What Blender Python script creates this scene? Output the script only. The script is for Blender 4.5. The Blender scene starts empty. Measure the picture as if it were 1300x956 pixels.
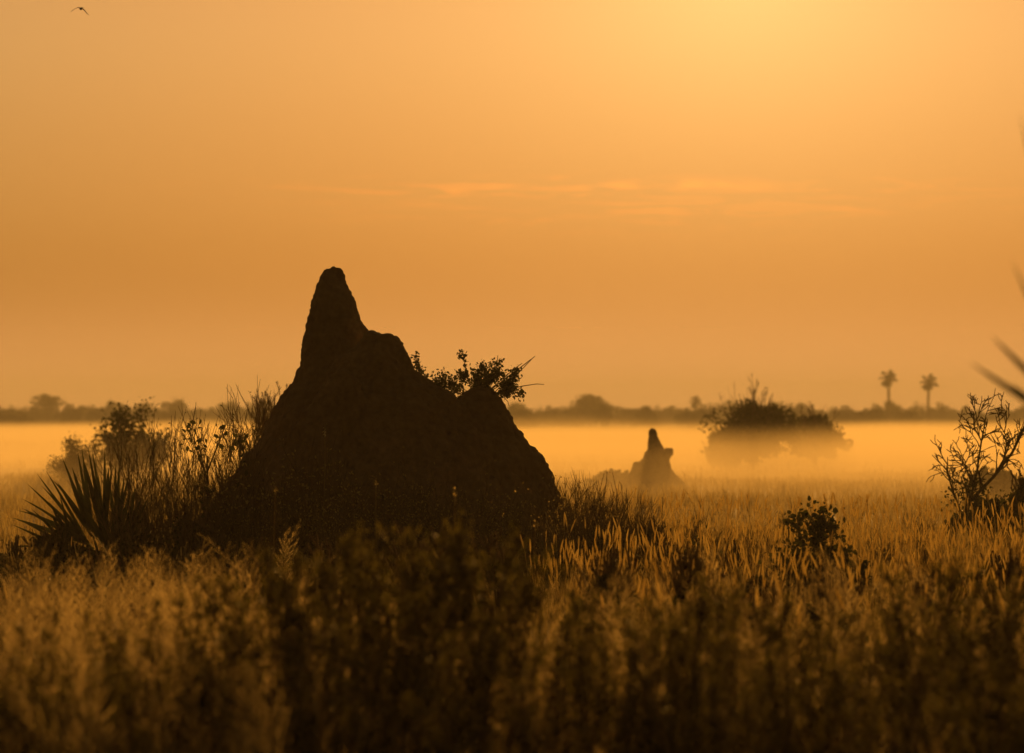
import bpy, math, random
import numpy as np
from mathutils import Vector, noise as mnoise

R = math.radians
S = bpy.context.scene
COL = S.collection
F, HX, HY, CAMZ = 5300.0, 650.0, 532.0, 1.8      # focal length and horizon, measured in photograph pixels
random.seed(7)
rng = np.random.default_rng(11)

def at(px, py, d):
    """the point d metres away in the direction of a photograph pixel"""
    return Vector(((px-HX)/F*d, d, CAMZ+(HY-py)/F*d))

def terrain(x, y):
    f = np.clip((y-10)/40.0, 0, 1)
    return (0.05*np.sin(x*0.9+1.3)*np.sin(y*0.45) + 0.04*np.sin(x*0.37+y*0.21+2.0) + 0.02*np.sin(x*2.3-y*1.1))*f

# ---------------------------------------------------------------- tagging
def tag(o, label=None, cat=None, group=None, kind=None):
    if label: o['label'] = label
    if cat: o['category'] = cat
    if group: o['group'] = group
    if kind: o['kind'] = kind
    return o

def empty(name, loc, rz=0, s=1.0):
    o = bpy.data.objects.new(name, None); COL.objects.link(o)
    o.location = loc; o.rotation_euler = (0, 0, rz); o.scale = (s, s, s) if not hasattr(s, '__len__') else s
    o.empty_display_size = .2
    return o

def copy_tree(o, parent=None):
    c = o.copy(); COL.objects.link(c)
    if parent is not None: c.parent = parent
    for ch in o.children: copy_tree(ch, c)
    return c

# ---------------------------------------------------------------- mesh accumulator
class MB:
    def __init__(s): s.v = []; s.f = []; s.n = 0; s.a = []
    def add(s, v, faces, a=None):
        v = np.asarray(v, dtype=np.float32).reshape(-1, 3)
        for f in faces:
            f = np.asarray(f, dtype=np.int64)
            if f.size: s.f.append(f + s.n)
        s.v.append(v); s.n += len(v)
        s.a.append(np.full(len(v), .5, np.float32) if a is None else np.asarray(a, np.float32))
    def build(s, name, mat, parent=None, smooth=True):
        me = bpy.data.meshes.new(name)
        v = np.concatenate(s.v); me.vertices.add(len(v)); me.vertices.foreach_set('co', v.ravel())
        loops = np.concatenate([f.ravel() for f in s.f]); lens = np.concatenate([np.full(len(f), f.shape[1]) for f in s.f])
        me.loops.add(len(loops)); me.loops.foreach_set('vertex_index', loops.astype(np.int32))
        me.polygons.add(len(lens)); st = np.concatenate([[0], np.cumsum(lens)[:-1]]).astype(np.int32)
        me.polygons.foreach_set('loop_start', st)
        me.update(calc_edges=True); me.validate()
        at_ = me.attributes.new('rnd', 'FLOAT', 'POINT'); at_.data.foreach_set('value', np.concatenate(s.a))
        if smooth: me.polygons.foreach_set('use_smooth', np.ones(len(lens), bool))
        me.materials.append(mat)
        o = bpy.data.objects.new(name, me); COL.objects.link(o)
        if parent is not None: o.parent = parent
        return o

def tube(mb, pts, r0, r1, n=5, a=.5):
    pts = np.array([tuple(p) for p in pts], float); k = len(pts)
    t = np.gradient(pts, axis=0); t /= np.linalg.norm(t, axis=1)[:, None]+1e-9
    up = np.array([.31, .92, .23]); u = np.cross(t, up); u /= np.linalg.norm(u, axis=1)[:, None]+1e-9
    w = np.cross(t, u)
    rr = np.linspace(r0, r1, k)[:, None, None] if np.isscalar(r0) else np.array(r0)[:, None, None]
    an = np.linspace(0, 2*np.pi, n, endpoint=False)
    ring = pts[:, None, :] + rr*(np.cos(an)[None, :, None]*u[:, None, :]+np.sin(an)[None, :, None]*w[:, None, :])
    i = np.arange((k-1)*n).reshape(k-1, n); j = np.roll(i, -1, axis=1)
    f = np.stack([i, j, j+n, i+n], -1).reshape(-1, 4)
    caps = [f, np.array([list(range(n))[::-1]]), np.array([[(k-1)*n+q for q in range(n)]])]
    mb.add(ring.reshape(-1, 3), caps, np.full(k*n, a))

def blades(mb, base, h, w, lean_dir, lean, rnd, face=None, levels=(0, .4, .75), w_prof=(.8, 1, .6)):
    """ribbons that bend over: base Nx3, h,w,lean_dir(angle),lean,rnd N"""
    N = len(base); L = len(levels)
    fa = rng.uniform(0, np.pi, N) if face is None else face
    fx, fy = np.cos(fa)*w*.5, np.sin(fa)*w*.5
    v = np.zeros((N, 2*L+1, 3), np.float32)
    def pos(t):
        return np.stack([base[:, 0]+np.cos(lean_dir)*lean*h*t**1.8, base[:, 1]+np.sin(lean_dir)*lean*h*t**1.8, base[:, 2]+h*t*(1-.25*np.clip(lean, 0, 1)*t)], 1)
    for k, t in enumerate(levels):
        p = pos(t); q = w_prof[k]
        v[:, 2*k] = p - np.stack([fx*q, fy*q, 0*fx], 1); v[:, 2*k+1] = p + np.stack([fx*q, fy*q, 0*fx], 1)
    v[:, 2*L] = pos(1.0)
    o = np.arange(N)[:, None]*(2*L+1); fs = []
    for k in range(L-1): fs.append(np.concatenate([o+2*k, o+2*k+1, o+2*k+3, o+2*k+2], 1))
    tri = np.concatenate([o+2*L-2, o+2*L-1, o+2*L], 1)
    mb.add(v.reshape(-1, 3), [np.concatenate(fs), tri], np.repeat(rnd, 2*L+1))
    return pos

def leaves(mb, pos, size, rnd=None, aspect=.5, droop=0.0):
    """pointed, folded leaf faces turned every way"""
    N = len(pos)
    if N == 0: return
    size = np.broadcast_to(size, (N,)).astype(float)
    d = rng.normal(size=(N, 3)); d[:, 2] -= droop; d /= np.linalg.norm(d, axis=1)[:, None]
    b = rng.normal(size=(N, 3)); s = np.cross(d, b); s /= np.linalg.norm(s, axis=1)[:, None]+1e-9
    nn = np.cross(d, s); s_ = size[:, None]
    v = np.stack([pos, pos+d*s_*.35+s*s_*aspect*.5+nn*s_*.06, pos+d*s_*.75+s*s_*aspect*.38, pos+d*s_,
                  pos+d*s_*.75-s*s_*aspect*.38, pos+d*s_*.35-s*s_*aspect*.5+nn*s_*.06], 1)
    o = np.arange(N)[:, None]*6
    r = rng.uniform(0, 1, N) if rnd is None else rnd
    mb.add(v.reshape(-1, 3), [np.concatenate([o, o+1, o+2, o+3], 1), np.concatenate([o, o+3, o+4, o+5], 1)], np.repeat(r, 6))

def spread(mb, tv, tf, ta, pos, rot, sc, tilt, tdir, rnd):
    """many copies of one small template merged into ONE stuff mesh"""
    N, K = len(pos), len(tv)
    c, s = np.cos(rot)[:, None], np.sin(rot)[:, None]
    x = tv[None, :, 0]*c - tv[None, :, 1]*s; y = tv[None, :, 0]*s + tv[None, :, 1]*c; z = np.repeat(tv[None, :, 2], N, 0)
    x, y, z = x*sc[:, None], y*sc[:, None], z*sc[:, None]
    bx = tilt[:, None]*np.cos(tdir)[:, None]*(np.abs(z)**1.5); by = tilt[:, None]*np.sin(tdir)[:, None]*(np.abs(z)**1.5)
    v = np.stack([x+bx+pos[:, 0:1], y+by+pos[:, 1:2], z+pos[:, 2:3]], -1)
    fs = [(f[None]+np.arange(N)[:, None, None]*K).reshape(-1, f.shape[1]) for f in tf]
    mb.add(v.reshape(-1, 3), fs, (ta[None]*.3+rnd[:, None]*.7).ravel())

def grow(p, d, length, r, depth, out, tips, spreadang=.6, wig=.16, kids=(2, 4), up=.08, shrink=.68, segs=4):
    pts = [Vector(p)]; d = Vector(d).normalized()
    for i in range(segs):
        d = (d + Vector((random.gauss(0, wig), random.gauss(0, wig), random.gauss(0, wig)+up))).normalized()
        pts.append(pts[-1]+d*length/segs)
    out.append((pts, r, r*.5 if depth else r*.25))
    tips.extend(pts[1:] if depth <= 1 else pts[-1:])
    if depth <= 0: return
    for _ in range(random.randint(*kids)):
        i = random.uniform(.3, 1.0)*segs; k = min(int(i), segs-1); q = pts[k].lerp(pts[k+1], i-k)
        a = Vector((random.gauss(0, 1), random.gauss(0, 1), random.gauss(0, .6))); a = (a - a.dot(d)*d).normalized()
        nd = (d + a*spreadang*random.uniform(.6, 1.4)).normalized()
        grow(q, nd, length*shrink*random.uniform(.7, 1.15), r*.55, depth-1, out, tips, spreadang, wig, kids, up, shrink, max(2, segs-1))

# ---------------------------------------------------------------- materials
def new_mat(name):
    m = bpy.data.materials.new(name); m.use_nodes = True; nt = m.node_tree; nt.nodes.clear()
    return m, nt, nt.nodes, nt.links

def ramp(N, cols):
    r = N.new('ShaderNodeValToRGB'); e = r.color_ramp.elements
    while len(e) > 1: e.remove(e[-1])
    e[0].position, e[0].color = cols[0][0], (*cols[0][1], 1)
    for p, c in cols[1:]:
        k = e.new(p); k.color = (*c, 1)
    return r

def leafy(name, c0, c1, trans=.45, rough=.6, tcol=None):
    m, nt, N, L = new_mat(name)
    a = N.new('ShaderNodeAttribute'); a.attribute_name = 'rnd'
    r = ramp(N, [(0, c0), (1, c1)]); L.new(a.outputs['Fac'], r.inputs[0])
    p = N.new('ShaderNodeBsdfPrincipled'); p.inputs['Roughness'].default_value = rough
    p.inputs['Specular IOR Level'].default_value = .3
    L.new(r.outputs[0], p.inputs['Base Color'])
    t = N.new('ShaderNodeBsdfTranslucent')
    if tcol:
        mx = N.new('ShaderNodeMix'); mx.data_type = 'RGBA'; mx.blend_type = 'MULTIPLY'; mx.inputs[0].default_value = 1
        L.new(r.outputs[0], mx.inputs[6]); mx.inputs[7].default_value = (*tcol, 1); L.new(mx.outputs[2], t.inputs[0])
    else: L.new(r.outputs[0], t.inputs[0])
    ms = N.new('ShaderNodeMixShader'); ms.inputs[0].default_value = trans
    L.new(p.outputs[0], ms.inputs[1]); L.new(t.outputs[0], ms.inputs[2])
    o = N.new('ShaderNodeOutputMaterial'); L.new(ms.outputs[0], o.inputs[0])
    return m

def earthy(name, c0, c1, c2, scale, bump=.4, rough=.95):
    m, nt, N, L = new_mat(name)
    tc = N.new('ShaderNodeTexCoord')
    n1 = N.new('ShaderNodeTexNoise'); n1.inputs['Scale'].default_value = scale; n1.inputs['Detail'].default_value = 8
    n2 = N.new('ShaderNodeTexNoise'); n2.inputs['Scale'].default_value = scale*9; n2.inputs['Detail'].default_value = 6
    L.new(tc.outputs['Object'], n1.inputs[0]); L.new(tc.outputs['Object'], n2.inputs[0])
    r = ramp(N, [(.3, c0), (.5, c1), (.7, c2)]); L.new(n1.outputs[0], r.inputs[0])
    mx = N.new('ShaderNodeMix'); mx.data_type = 'RGBA'; mx.blend_type = 'OVERLAY'; mx.inputs[0].default_value = .5
    L.new(r.outputs[0], mx.inputs[6]); L.new(n2.outputs[0], mx.inputs[7])
    b = N.new('ShaderNodeBump'); b.inputs['Strength'].default_value = bump; b.inputs['Distance'].default_value = .03
    L.new(n2.outputs[0], b.inputs['Height'])
    p = N.new('ShaderNodeBsdfPrincipled'); p.inputs['Roughness'].default_value = rough; p.inputs['Specular IOR Level'].default_value = .1
    L.new(mx.outputs[2], p.inputs['Base Color']); L.new(b.outputs[0], p.inputs['Normal'])
    o = N.new('ShaderNodeOutputMaterial'); L.new(p.outputs[0], o.inputs[0])
    return m

def vol(name, color, density, g):
    m, nt, N, L = new_mat(name)
    v = N.new('ShaderNodeVolumePrincipled'); v.inputs['Color'].default_value = (*color, 1)
    v.inputs['Density'].default_value = density; v.inputs['Anisotropy'].default_value = g
    v.inputs['Density Attribute'].default_value = ''; v.inputs['Color Attribute'].default_value = ''; v.inputs['Temperature Attribute'].default_value = ''
    m.cycles.homogeneous_volume = True
    o = N.new('ShaderNodeOutputMaterial'); L.new(v.outputs[0], o.inputs['Volume'])
    return m

M_ground = earthy('ground_soil', (.07, .045, .025), (.11, .075, .04), (.16, .115, .06), .8)
M_mound = earthy('termite_clay', (.13, .085, .055), (.18, .125, .085), (.24, .17, .12), 1.3, .8)
M_bark = earthy('bark', (.06, .045, .03), (.09, .065, .045), (.13, .10, .07), 6)
M_straw = leafy('straw', (.17, .125, .045), (.52, .42, .17), .55)
M_seed = leafy('seed_heads', (.62, .50, .24), (.85, .74, .42), .75)
M_plume = leafy('plume', (.22, .17, .08), (.80, .66, .34), .65)
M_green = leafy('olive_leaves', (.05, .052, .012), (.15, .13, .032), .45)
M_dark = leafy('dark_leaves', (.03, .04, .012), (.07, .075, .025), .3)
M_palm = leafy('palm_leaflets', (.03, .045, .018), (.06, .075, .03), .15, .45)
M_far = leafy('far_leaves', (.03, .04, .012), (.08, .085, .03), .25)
M_twig = leafy('dry_twigs', (.09, .06, .035), (.17, .11, .06), .1)
M_bird = earthy('feathers', (.02, .017, .014), (.04, .03, .025), (.06, .05, .04), 9)

# ---------------------------------------------------------------- world, sun, camera
SUN_AZ, SUN_EL = R(3.2), R(6.9)
SDIR = Vector((math.sin(SUN_AZ)*math.cos(SUN_EL), math.cos(SUN_AZ)*math.cos(SUN_EL), math.sin(SUN_EL)))
W = bpy.data.worlds.new('World'); S.world = W; W.use_nodes = True
nt = W.node_tree; N, L = nt.nodes, nt.links; N.clear()
def math_(op, a, b=None, c=None):
    n = N.new('ShaderNodeMath'); n.operation = op
    for i, x in enumerate((a, b, c)):
        if x is None: continue
        if isinstance(x, (int, float)): n.inputs[i].default_value = x
        else: L.new(x, n.inputs[i])
    return n.outputs[0]
def mixc(op, f, a, b):
    n = N.new('ShaderNodeMix'); n.data_type = 'RGBA'; n.blend_type = op
    for s_, x in ((n.inputs[0], f), (n.inputs[6], a), (n.inputs[7], b)):
        if isinstance(x, (int, float)): s_.default_value = x
        elif isinstance(x, tuple): s_.default_value = (*x, 1)
        else: L.new(x, s_)
    return n.outputs[2]
tc = N.new('ShaderNodeTexCoord'); GEN = tc.outputs['Generated']
sky = N.new('ShaderNodeTexSky'); sky.sky_type = 'NISHITA'; sky.sun_disc = False
sky.sun_elevation = SUN_EL; sky.sun_rotation = SUN_AZ; sky.dust_density = 4; sky.air_density = 2.0; sky.ozone_density = 1
sep = N.new('ShaderNodeSeparateXYZ'); L.new(GEN, sep.inputs[0])
dot = N.new('ShaderNodeVectorMath'); dot.operation = 'DOT_PRODUCT'; L.new(GEN, dot.inputs[0]); dot.inputs[1].default_value = SDIR
ang = math_('ARCCOSINE', math_('MINIMUM', dot.outputs['Value'], .999999))
# the air round the sun is thick with dust: an aureole that widens and reddens away from it, and a dim far side
wide = math_('POWER', 2.718, math_('MULTIPLY', math_('POWER', math_('DIVIDE', ang, R(36)), 2.0), -1.0))
near = math_('POWER', 2.718, math_('MULTIPLY', math_('DIVIDE', ang, R(2.7)), -1.0))
lowr = ramp(N, [(0, (.86, .40, .13)), (.012, (.78, .36, .115)), (.03, (.31, .155, .031)), (.05, (.33, .212, .056)), (.075, (.34, .252, .085)), (.10, (.37, .30, .12)), (.3, (.24, .13, .06)), (1, (.10, .08, .075))])
L.new(sep.outputs['Z'], lowr.inputs[0]); lowr.color_ramp.interpolation = 'B_SPLINE'
col = mixc('MULTIPLY', 1.0, lowr.outputs[0], (1, 1, 1))
dim = math_('ADD', math_('MULTIPLY', wide, .93), .07)
cmb = N.new('ShaderNodeCombineXYZ')
for i in range(3): L.new(dim, cmb.inputs[i])
col = mixc('MULTIPLY', 1.0, col, cmb.outputs[0])
glow = mixc('MIX', near, (0, 0, 0), (.50, .47, .18))
col = mixc('ADD', 1.0, col, glow)
nish = mixc('MULTIPLY', 1.0, sky.outputs[0], (.10*.12, .055*.12, .02*.12))
col = mixc('ADD', 1.0, col, nish)
# thin strands of cloud three degrees above the horizon, laid out in sky direction
mp = N.new('ShaderNodeMapping'); mp.inputs['Scale'].default_value = (34, 0, 430); L.new(GEN, mp.inputs[0])
cn = N.new('ShaderNodeTexNoise'); cn.inputs['Scale'].default_value = 1.0; cn.inputs['Detail'].default_value = 7; cn.inputs['Roughness'].default_value = .62
cn.inputs['Distortion'].default_value = 1.1
L.new(mp.outputs[0], cn.inputs[0])
def band(v, c, w):
    return math_('POWER', 2.718, math_('MULTIPLY', math_('POWER', math_('ABSOLUTE', math_('DIVIDE', math_('SUBTRACT', v, c), w)), 2.0), -1.0))
bz = band(sep.outputs['Z'], .0550, .0022); bz2 = math_('MULTIPLY', band(sep.outputs['Z'], .0505, .0045), .35)
bx_ = band(sep.outputs['X'], .036, .062)
cl = math_('MULTIPLY', math_('MULTIPLY', math_('SMOOTH_MAX', bz, bz2, .01), bx_), math_('MULTIPLY', math_('MAXIMUM', math_('SUBTRACT', cn.outputs[0], .49), 0.0), 12.0))
cl = math_('MINIMUM', cl, 1.0)
col = mixc('ADD', cl, col, (.30, .06, .0))
bg = N.new('ShaderNodeBackground'); L.new(col, bg.inputs[0]); bg.inputs[1].default_value = 1.0
wo = N.new('ShaderNodeOutputWorld'); L.new(bg.outputs[0], wo.inputs[0])

sun = bpy.data.lights.new('sun', 'SUN'); sun.energy = 4.9; sun.angle = R(.6); sun.color = (1, .44, .08)
so = bpy.data.objects.new('sun', sun); COL.objects.link(so); so.location = (0, 60, 40)
so.rotation_euler = SDIR.to_track_quat('Z', 'Y').to_euler()

cam = bpy.data.cameras.new('camera'); co = bpy.data.objects.new('camera', cam); COL.objects.link(co)
co.location = (0, 0, CAMZ); co.rotation_euler = (R(90), 0, 0)
cam.sensor_width = 36; cam.lens = F*36/1300; cam.shift_y = (HY-478)/1300; cam.clip_end = 20000; cam.clip_start = .5
cam.dof.use_dof = True; cam.dof.focus_distance = 47.5; cam.dof.aperture_fstop = 2.8
S.camera = co
vs = S.view_settings; vs.view_transform = 'Standard'; vs.look = 'None'; vs.exposure = 0; vs.gamma = 1
S.cycles.use_denoising = True; S.cycles.denoiser = 'OPENIMAGEDENOISE'
S.cycles.max_bounces = 6; S.cycles.volume_bounces = 1; S.cycles.transmission_bounces = 3; S.cycles.diffuse_bounces = 3
S.cycles.sample_clamp_indirect = 4; S.cycles.adaptive_threshold = .025; S.cycles.adaptive_min_samples = 16

# ---------------------------------------------------------------- ground
ys = np.concatenate([np.linspace(-30, 10, 9), np.geomspace(10.5, 2400, 190)])
us = np.linspace(-1, 1, 81)
X = us[None, :]*(30+ys[:, None].clip(0)*.6); Y = np.repeat(ys[:, None], 81, 1); Z = terrain(X, Y)
idx = np.arange(X.size).reshape(X.shape)
mb = MB(); mb.add(np.stack([X, Y, Z], -1), [np.stack([idx[:-1, :-1], idx[:-1, 1:], idx[1:, 1:], idx[1:, :-1]], -1).reshape(-1, 4)])
tag(mb.build('ground', M_ground), kind='structure')

# ---------------------------------------------------------------- air: even haze, and the low bank of morning mist
def box_mesh(name, x0, x1, y0, y1, z0, z1, mat):
    v = [(x, y, z) for x in (x0, x1) for y in (y0, y1) for z in (z0, z1)]
    me = bpy.data.meshes.new(name); me.from_pydata(v, [], [(0, 1, 3, 2), (4, 6, 7, 5), (0, 4, 5, 1), (2, 3, 7, 6), (0, 2, 6, 4), (1, 5, 7, 3)]); me.materials.append(mat)
    o = bpy.data.objects.new(name, me); COL.objects.link(o); return o
tag(box_mesh('haze', -1500, 1500, -35, 2420, -1.4, 22, vol('haze_air', (.93, .93, .84), .0006, .14)), 'thin golden haze over the whole plain', 'haze', kind='stuff')

# one low bank of ground mist: its density thins out upward, towards the viewer and far away, and drifts in wisps
def mist_material():
    m, nt, N, L = new_mat('mist_air')
    def M(op, a, b=None):
        n = N.new('ShaderNodeMath'); n.operation = op
        for i, x in enumerate((a, b)):
            if x is None: continue
            if isinstance(x, (int, float)): n.inputs[i].default_value = x
            else: L.new(x, n.inputs[i])
        return n.outputs[0]
    def MR(x, a, b, c, d):
        n = N.new('ShaderNodeMapRange'); n.interpolation_type = 'SMOOTHSTEP'; L.new(x, n.inputs[0])
        for k, q in zip((1, 2, 3, 4), (a, b, c, d)): n.inputs[k].default_value = q
        return n.outputs[0]
    tc = N.new('ShaderNodeTexCoord'); sp = N.new('ShaderNodeSeparateXYZ'); L.new(tc.outputs['Object'], sp.inputs[0])
    mp = N.new('ShaderNodeMapping'); mp.inputs['Scale'].default_value = (.03, .007, .4); L.new(tc.outputs['Object'], mp.inputs[0])
    no = N.new('ShaderNodeTexNoise'); no.inputs['Scale'].default_value = 1; no.inputs['Detail'].default_value = 3; L.new(mp.outputs[0], no.inputs[0])
    w = M('SUBTRACT', no.outputs[0], .5)
    H = M('ADD', M('MULTIPLY', w, 3.2), 1.68)
    v = M('MAXIMUM', M('DIVIDE', M('SUBTRACT', H, sp.outputs['Z']), 2.02), 0.0)
    d = M('MULTIPLY', M('POWER', v, 2.8), MIST_D)
    d = M('MULTIPLY', d, MR(sp.outputs['Y'], 52, 135, .02, 1)); d = M('MULTIPLY', d, MR(sp.outputs['Y'], 200, 640, 1, .12))
    p = N.new('ShaderNodeVolumePrincipled'); p.inputs['Color'].default_value = (.99, .88, .60, 1); p.inputs['Anisotropy'].default_value = .33
    p.inputs['Density Attribute'].default_value = ''; p.inputs['Color Attribute'].default_value = ''; p.inputs['Temperature Attribute'].default_value = ''
    L.new(d, p.inputs['Density'])
    o = N.new('ShaderNodeOutputMaterial'); L.new(p.outputs[0], o.inputs['Volume']); return m
MIST_D = .075
tag(box_mesh('mist', -330, 330, 50, 660, -.4, 2.9, mist_material()), 'glowing golden ground mist lying between the grass and the tree line', 'mist', kind='stuff')
S.cycles.volume_step_rate = .05; S.cycles.volume_max_steps = 512

# ---------------------------------------------------------------- the large termite mound
MD = 49.0
def loft(mb, rings, D, yoff, aspect, seed, n=48):
    """rings: (py, left px, right px) from the top down; every ring is a lumpy ellipse at depth D+yoff"""
    py = np.array([r[0] for r in rings], float); Lx = np.array([r[1] for r in rings], float); Rx = np.array([r[2] for r in rings], float)
    t = np.arange(py[0], py[-1], 2.0); l = np.interp(t, py, Lx); r = np.interp(t, py, Rx)
    k = len(t); an = np.linspace(0, 2*np.pi, n, endpoint=False)
    cx = ((l+r)/2-HX)/F*D; rx = (r-l)/2/F*D; z = CAMZ+(HY-t)/F*D
    V = np.zeros((k, n, 3))
    for i in range(k):
        for j in range(n):
            q = 1+.13*mnoise.noise(Vector((math.cos(an[j])*1.6+seed, math.sin(an[j])*1.6, z[i]*.8)))*abs(math.sin(an[j]))
            V[i, j] = (cx[i]+rx[i]*math.cos(an[j]), D+yoff+rx[i]*aspect*q*math.sin(an[j]), z[i])
    I = np.arange(k*n).reshape(k, n); J = np.roll(I, -1, 1)
    f = np.stack([I[:-1], I[1:], J[1:], J[:-1]], -1).reshape(-1, 4)
    mb.add(V.reshape(-1, 3), [f, np.array([list(I[0])]), np.array([list(I[-1])[::-1]])])

def solidify(mb, name, mat, voxel, disp, parent=None):
    o = mb.build('tmp', mat); md = o.modifiers.new('r', 'REMESH'); md.mode = 'VOXEL'; md.voxel_size = voxel; md.use_smooth_shade = True
    dg = bpy.context.evaluated_depsgraph_get(); me = bpy.data.meshes.new_from_object(o.evaluated_get(dg)); me.name = name
    bpy.data.objects.remove(o)
    n = len(me.vertices); co_ = np.zeros(n*3, np.float32); me.vertices.foreach_get('co', co_); co_ = co_.reshape(-1, 3)
    # relax the seams between lobes
    ed = np.zeros(len(me.edges)*2, np.int32); me.edges.foreach_get('vertices', ed); ed = ed.reshape(-1, 2)
    for _ in range(2):
        acc = np.zeros_like(co_); cnt = np.zeros(n)
        np.add.at(acc, ed[:, 0], co_[ed[:, 1]]); np.add.at(acc, ed[:, 1], co_[ed[:, 0]]); np.add.at(cnt, ed.ravel(), 1)
        co_ = co_*.5 + acc/np.maximum(cnt, 1)[:, None]*.5
    me.vertices.foreach_set('co', co_.ravel()); me.update()
    nr = np.zeros(n*3, np.float32); me.vertices.foreach_get('normal', nr); nr = nr.reshape(-1, 3)
    for i in range(n):
        p = Vector(co_[i].tolist()); s_ = 0; lo = 0
        for sc, am, fl in disp:
            q = am*mnoise.noise(Vector((p.x*sc, p.y*sc, p.z*sc*fl)))
            if sc < 5: lo += q
            else: s_ += q
        co_[i] += nr[i]*s_; co_[i][1] += nr[i][1]*lo
    me.vertices.foreach_set('co', co_.ravel()); me.update()
    me.polygons.foreach_set('use_smooth', np.ones(len(me.polygons), bool))
    if not me.materials: me.materials.append(mat)
    o = bpy.data.objects.new(name, me); COL.objects.link(o); return o

OL = [(338, 418), (340, 412), (343, 408), (356, 401), (384, 395), (411, 389), (431, 382), (455, 380), (467, 379.5), (483, 372), (499, 358), (523, 344), (554, 332), (572, 319), (584, 305), (602, 295), (622, 279), (650, 259), (700, 232), (745, 212)]
def outl(y): return float(np.interp(y, [a for a, b in OL], [b for a, b in OL]))
m_ = MB()
spire = [(338, 426), (340, 430), (344, 433.5), (356, 438), (372, 446), (384, 449), (403, 457), (425, 466), (460, 476), (500, 492), (560, 520), (650, 560), (745, 590)]
loft(m_, [(y, outl(y), r) for y, r in spire[:1]] + [(y, outl(y), float(np.interp(y, [a for a, b in spire], [b for a, b in spire]))) for y in range(340, 746, 5)], MD, .25, .95, 1.7)
sh = [(424, 466, 495), (426, 462, 500), (431, 464, 505), (437, 455, 510), (457, 430, 522), (473, 420, 530), (489, 410, 553), (503, 400, 578), (523, 385, 600), (560, 360, 630), (650, 300, 690), (745, 250, 730)]
loft(m_, sh, MD, -.25, .8, 5.2)
dome = [(493, 608, 622), (495, 600, 627), (499, 591, 631), (506, 580, 636), (519, 560, 641), (543, 530, 657), (566, 505, 673), (582, 490, 689), (588, 484, 694), (594, 480, 697), (610, 470, 702), (634, 450, 713), (654, 440, 723), (690, 420, 735), (745, 400, 748)]
loft(m_, dome, MD, -.1, .72, 9.4)
but = [(470, 432, 446), (490, 415, 462), (530, 385, 470), (600, 340, 500), (745, 290, 530)]
loft(m_, but, MD, -.95, .62, 12.4)
mound = solidify(m_, 'termite_mound', M_mound, .024, [(1.1, .09, .6), (3.2, .20, .28), (7.5, .04, .6), (17, .022, 1), (38, .012, 1)])
tag(mound, 'huge dark earthen termite mound with a tall leaning spire', 'termite mound')

# small distant mound
m_ = MB(); D2 = 104
loft(m_, [(544, 826, 830), (545.5, 824, 833), (548, 823, 833.5), (555, 823, 835), (560, 823, 837), (566, 822, 841), (572, 821, 843), (580, 817, 845), (588, 812, 848), (597, 802, 853), (607, 792, 862), (618, 780, 874), (628, 772, 880)], D2, 0, .9, 2.2)
loft(m_, [(569, 846, 853), (572, 842, 854), (576, 838, 853.5), (585, 832, 850), (597, 820, 852), (628, 810, 862)], D2, -.1, .7, 4.2)
loft(m_, [(586, 806, 814), (590, 803, 818), (597, 801, 830), (607, 797, 835), (628, 786, 840)], D2, -.1, .8, 6.2)
o = solidify(m_, 'termite_mound', M_mound, .022, [(2.0, .05, .7), (6, .03, 1), (15, .02, 1)])
tag(o, 'small distant termite mound shaped like a seated figure, standing in the mist', 'termite mound')

# ---------------------------------------------------------------- shrub makers
def shrub(name, loc, mat_leaf, stems, h, r, depth, leaf, nper, jit, sp=.6, kids=(2, 4), wig=.16, up=.08, lean=(0, 0), fan=.5, aspect=.5, part='foliage', shrink=.68, n=4, minr=.0025):
    root = empty(name, loc); out, tips = [], []
    for _ in range(stems):
        a = random.uniform(0, 2*math.pi); q = random.uniform(.2, 1)*fan
        grow((math.cos(a)*.06*h, math.sin(a)*.06*h, -.08), (math.cos(a)*q+lean[0], math.sin(a)*q+lean[1], 1), h*random.uniform(.4, .6), r*random.uniform(.7, 1.1), depth, out, tips, sp, wig, kids, up, shrink)
    b = MB()
    for pts, r0, r1 in out: tube(b, pts, max(r0, minr), max(r1, minr*.7), n if r0 > minr*2 else 3, random.random())
    b.build('stems', M_twig, root)
    if nper > 0:
        tp = np.array([tuple(t) for t in tips]); k = rng.integers(0, len(tp), int(len(tp)*nper))
        f = MB(); leaves(f, tp[k]+rng.normal(0, jit, (len(k), 3)), leaf*rng.uniform(.6, 1.2, len(k)), aspect=aspect)
        f.build(part, mat_leaf, root)
    return root

def ground_at(px, d): x = (px-HX)/F*d; return (x, d, float(terrain(np.array(x), np.array(d))))

# shrub rooted in the right shoulder of the mound
t = empty('leafy_shrub', at(612, 503, 48.9)); out, tips = [], []
for px, py, r in ((590, 453, .006), (602, 460, .006), (574, 474, .005), (556, 482, .005), (642, 462, .006), (663, 484, .005), (628, 466, .006), (548, 492, .006), (565, 480, .006), (580, 468, .006), (600, 470, .007), (615, 465, .007), (632, 468, .007), (650, 470, .006), (640, 488, .007), (655, 497, .006), (592, 462, .005), (560, 488, .006), (662, 490, .005), (622, 478, .006), (640, 476, .006)):
    tgt = at(px, py, 48.9+random.uniform(-.2, .2))-at(612, 506, 48.9)
    sx = random.uniform(-.12, .14); grow((sx, 0, -.03), tgt-Vector((sx*.6, 0, 0)), tgt.length*.86, r, 2, out, tips, .6, .10, (3, 5), .03, .34)
b = MB()
for pts, r0, r1 in out: tube(b, pts, max(r0, .003), max(r1, .002), 4)
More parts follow.
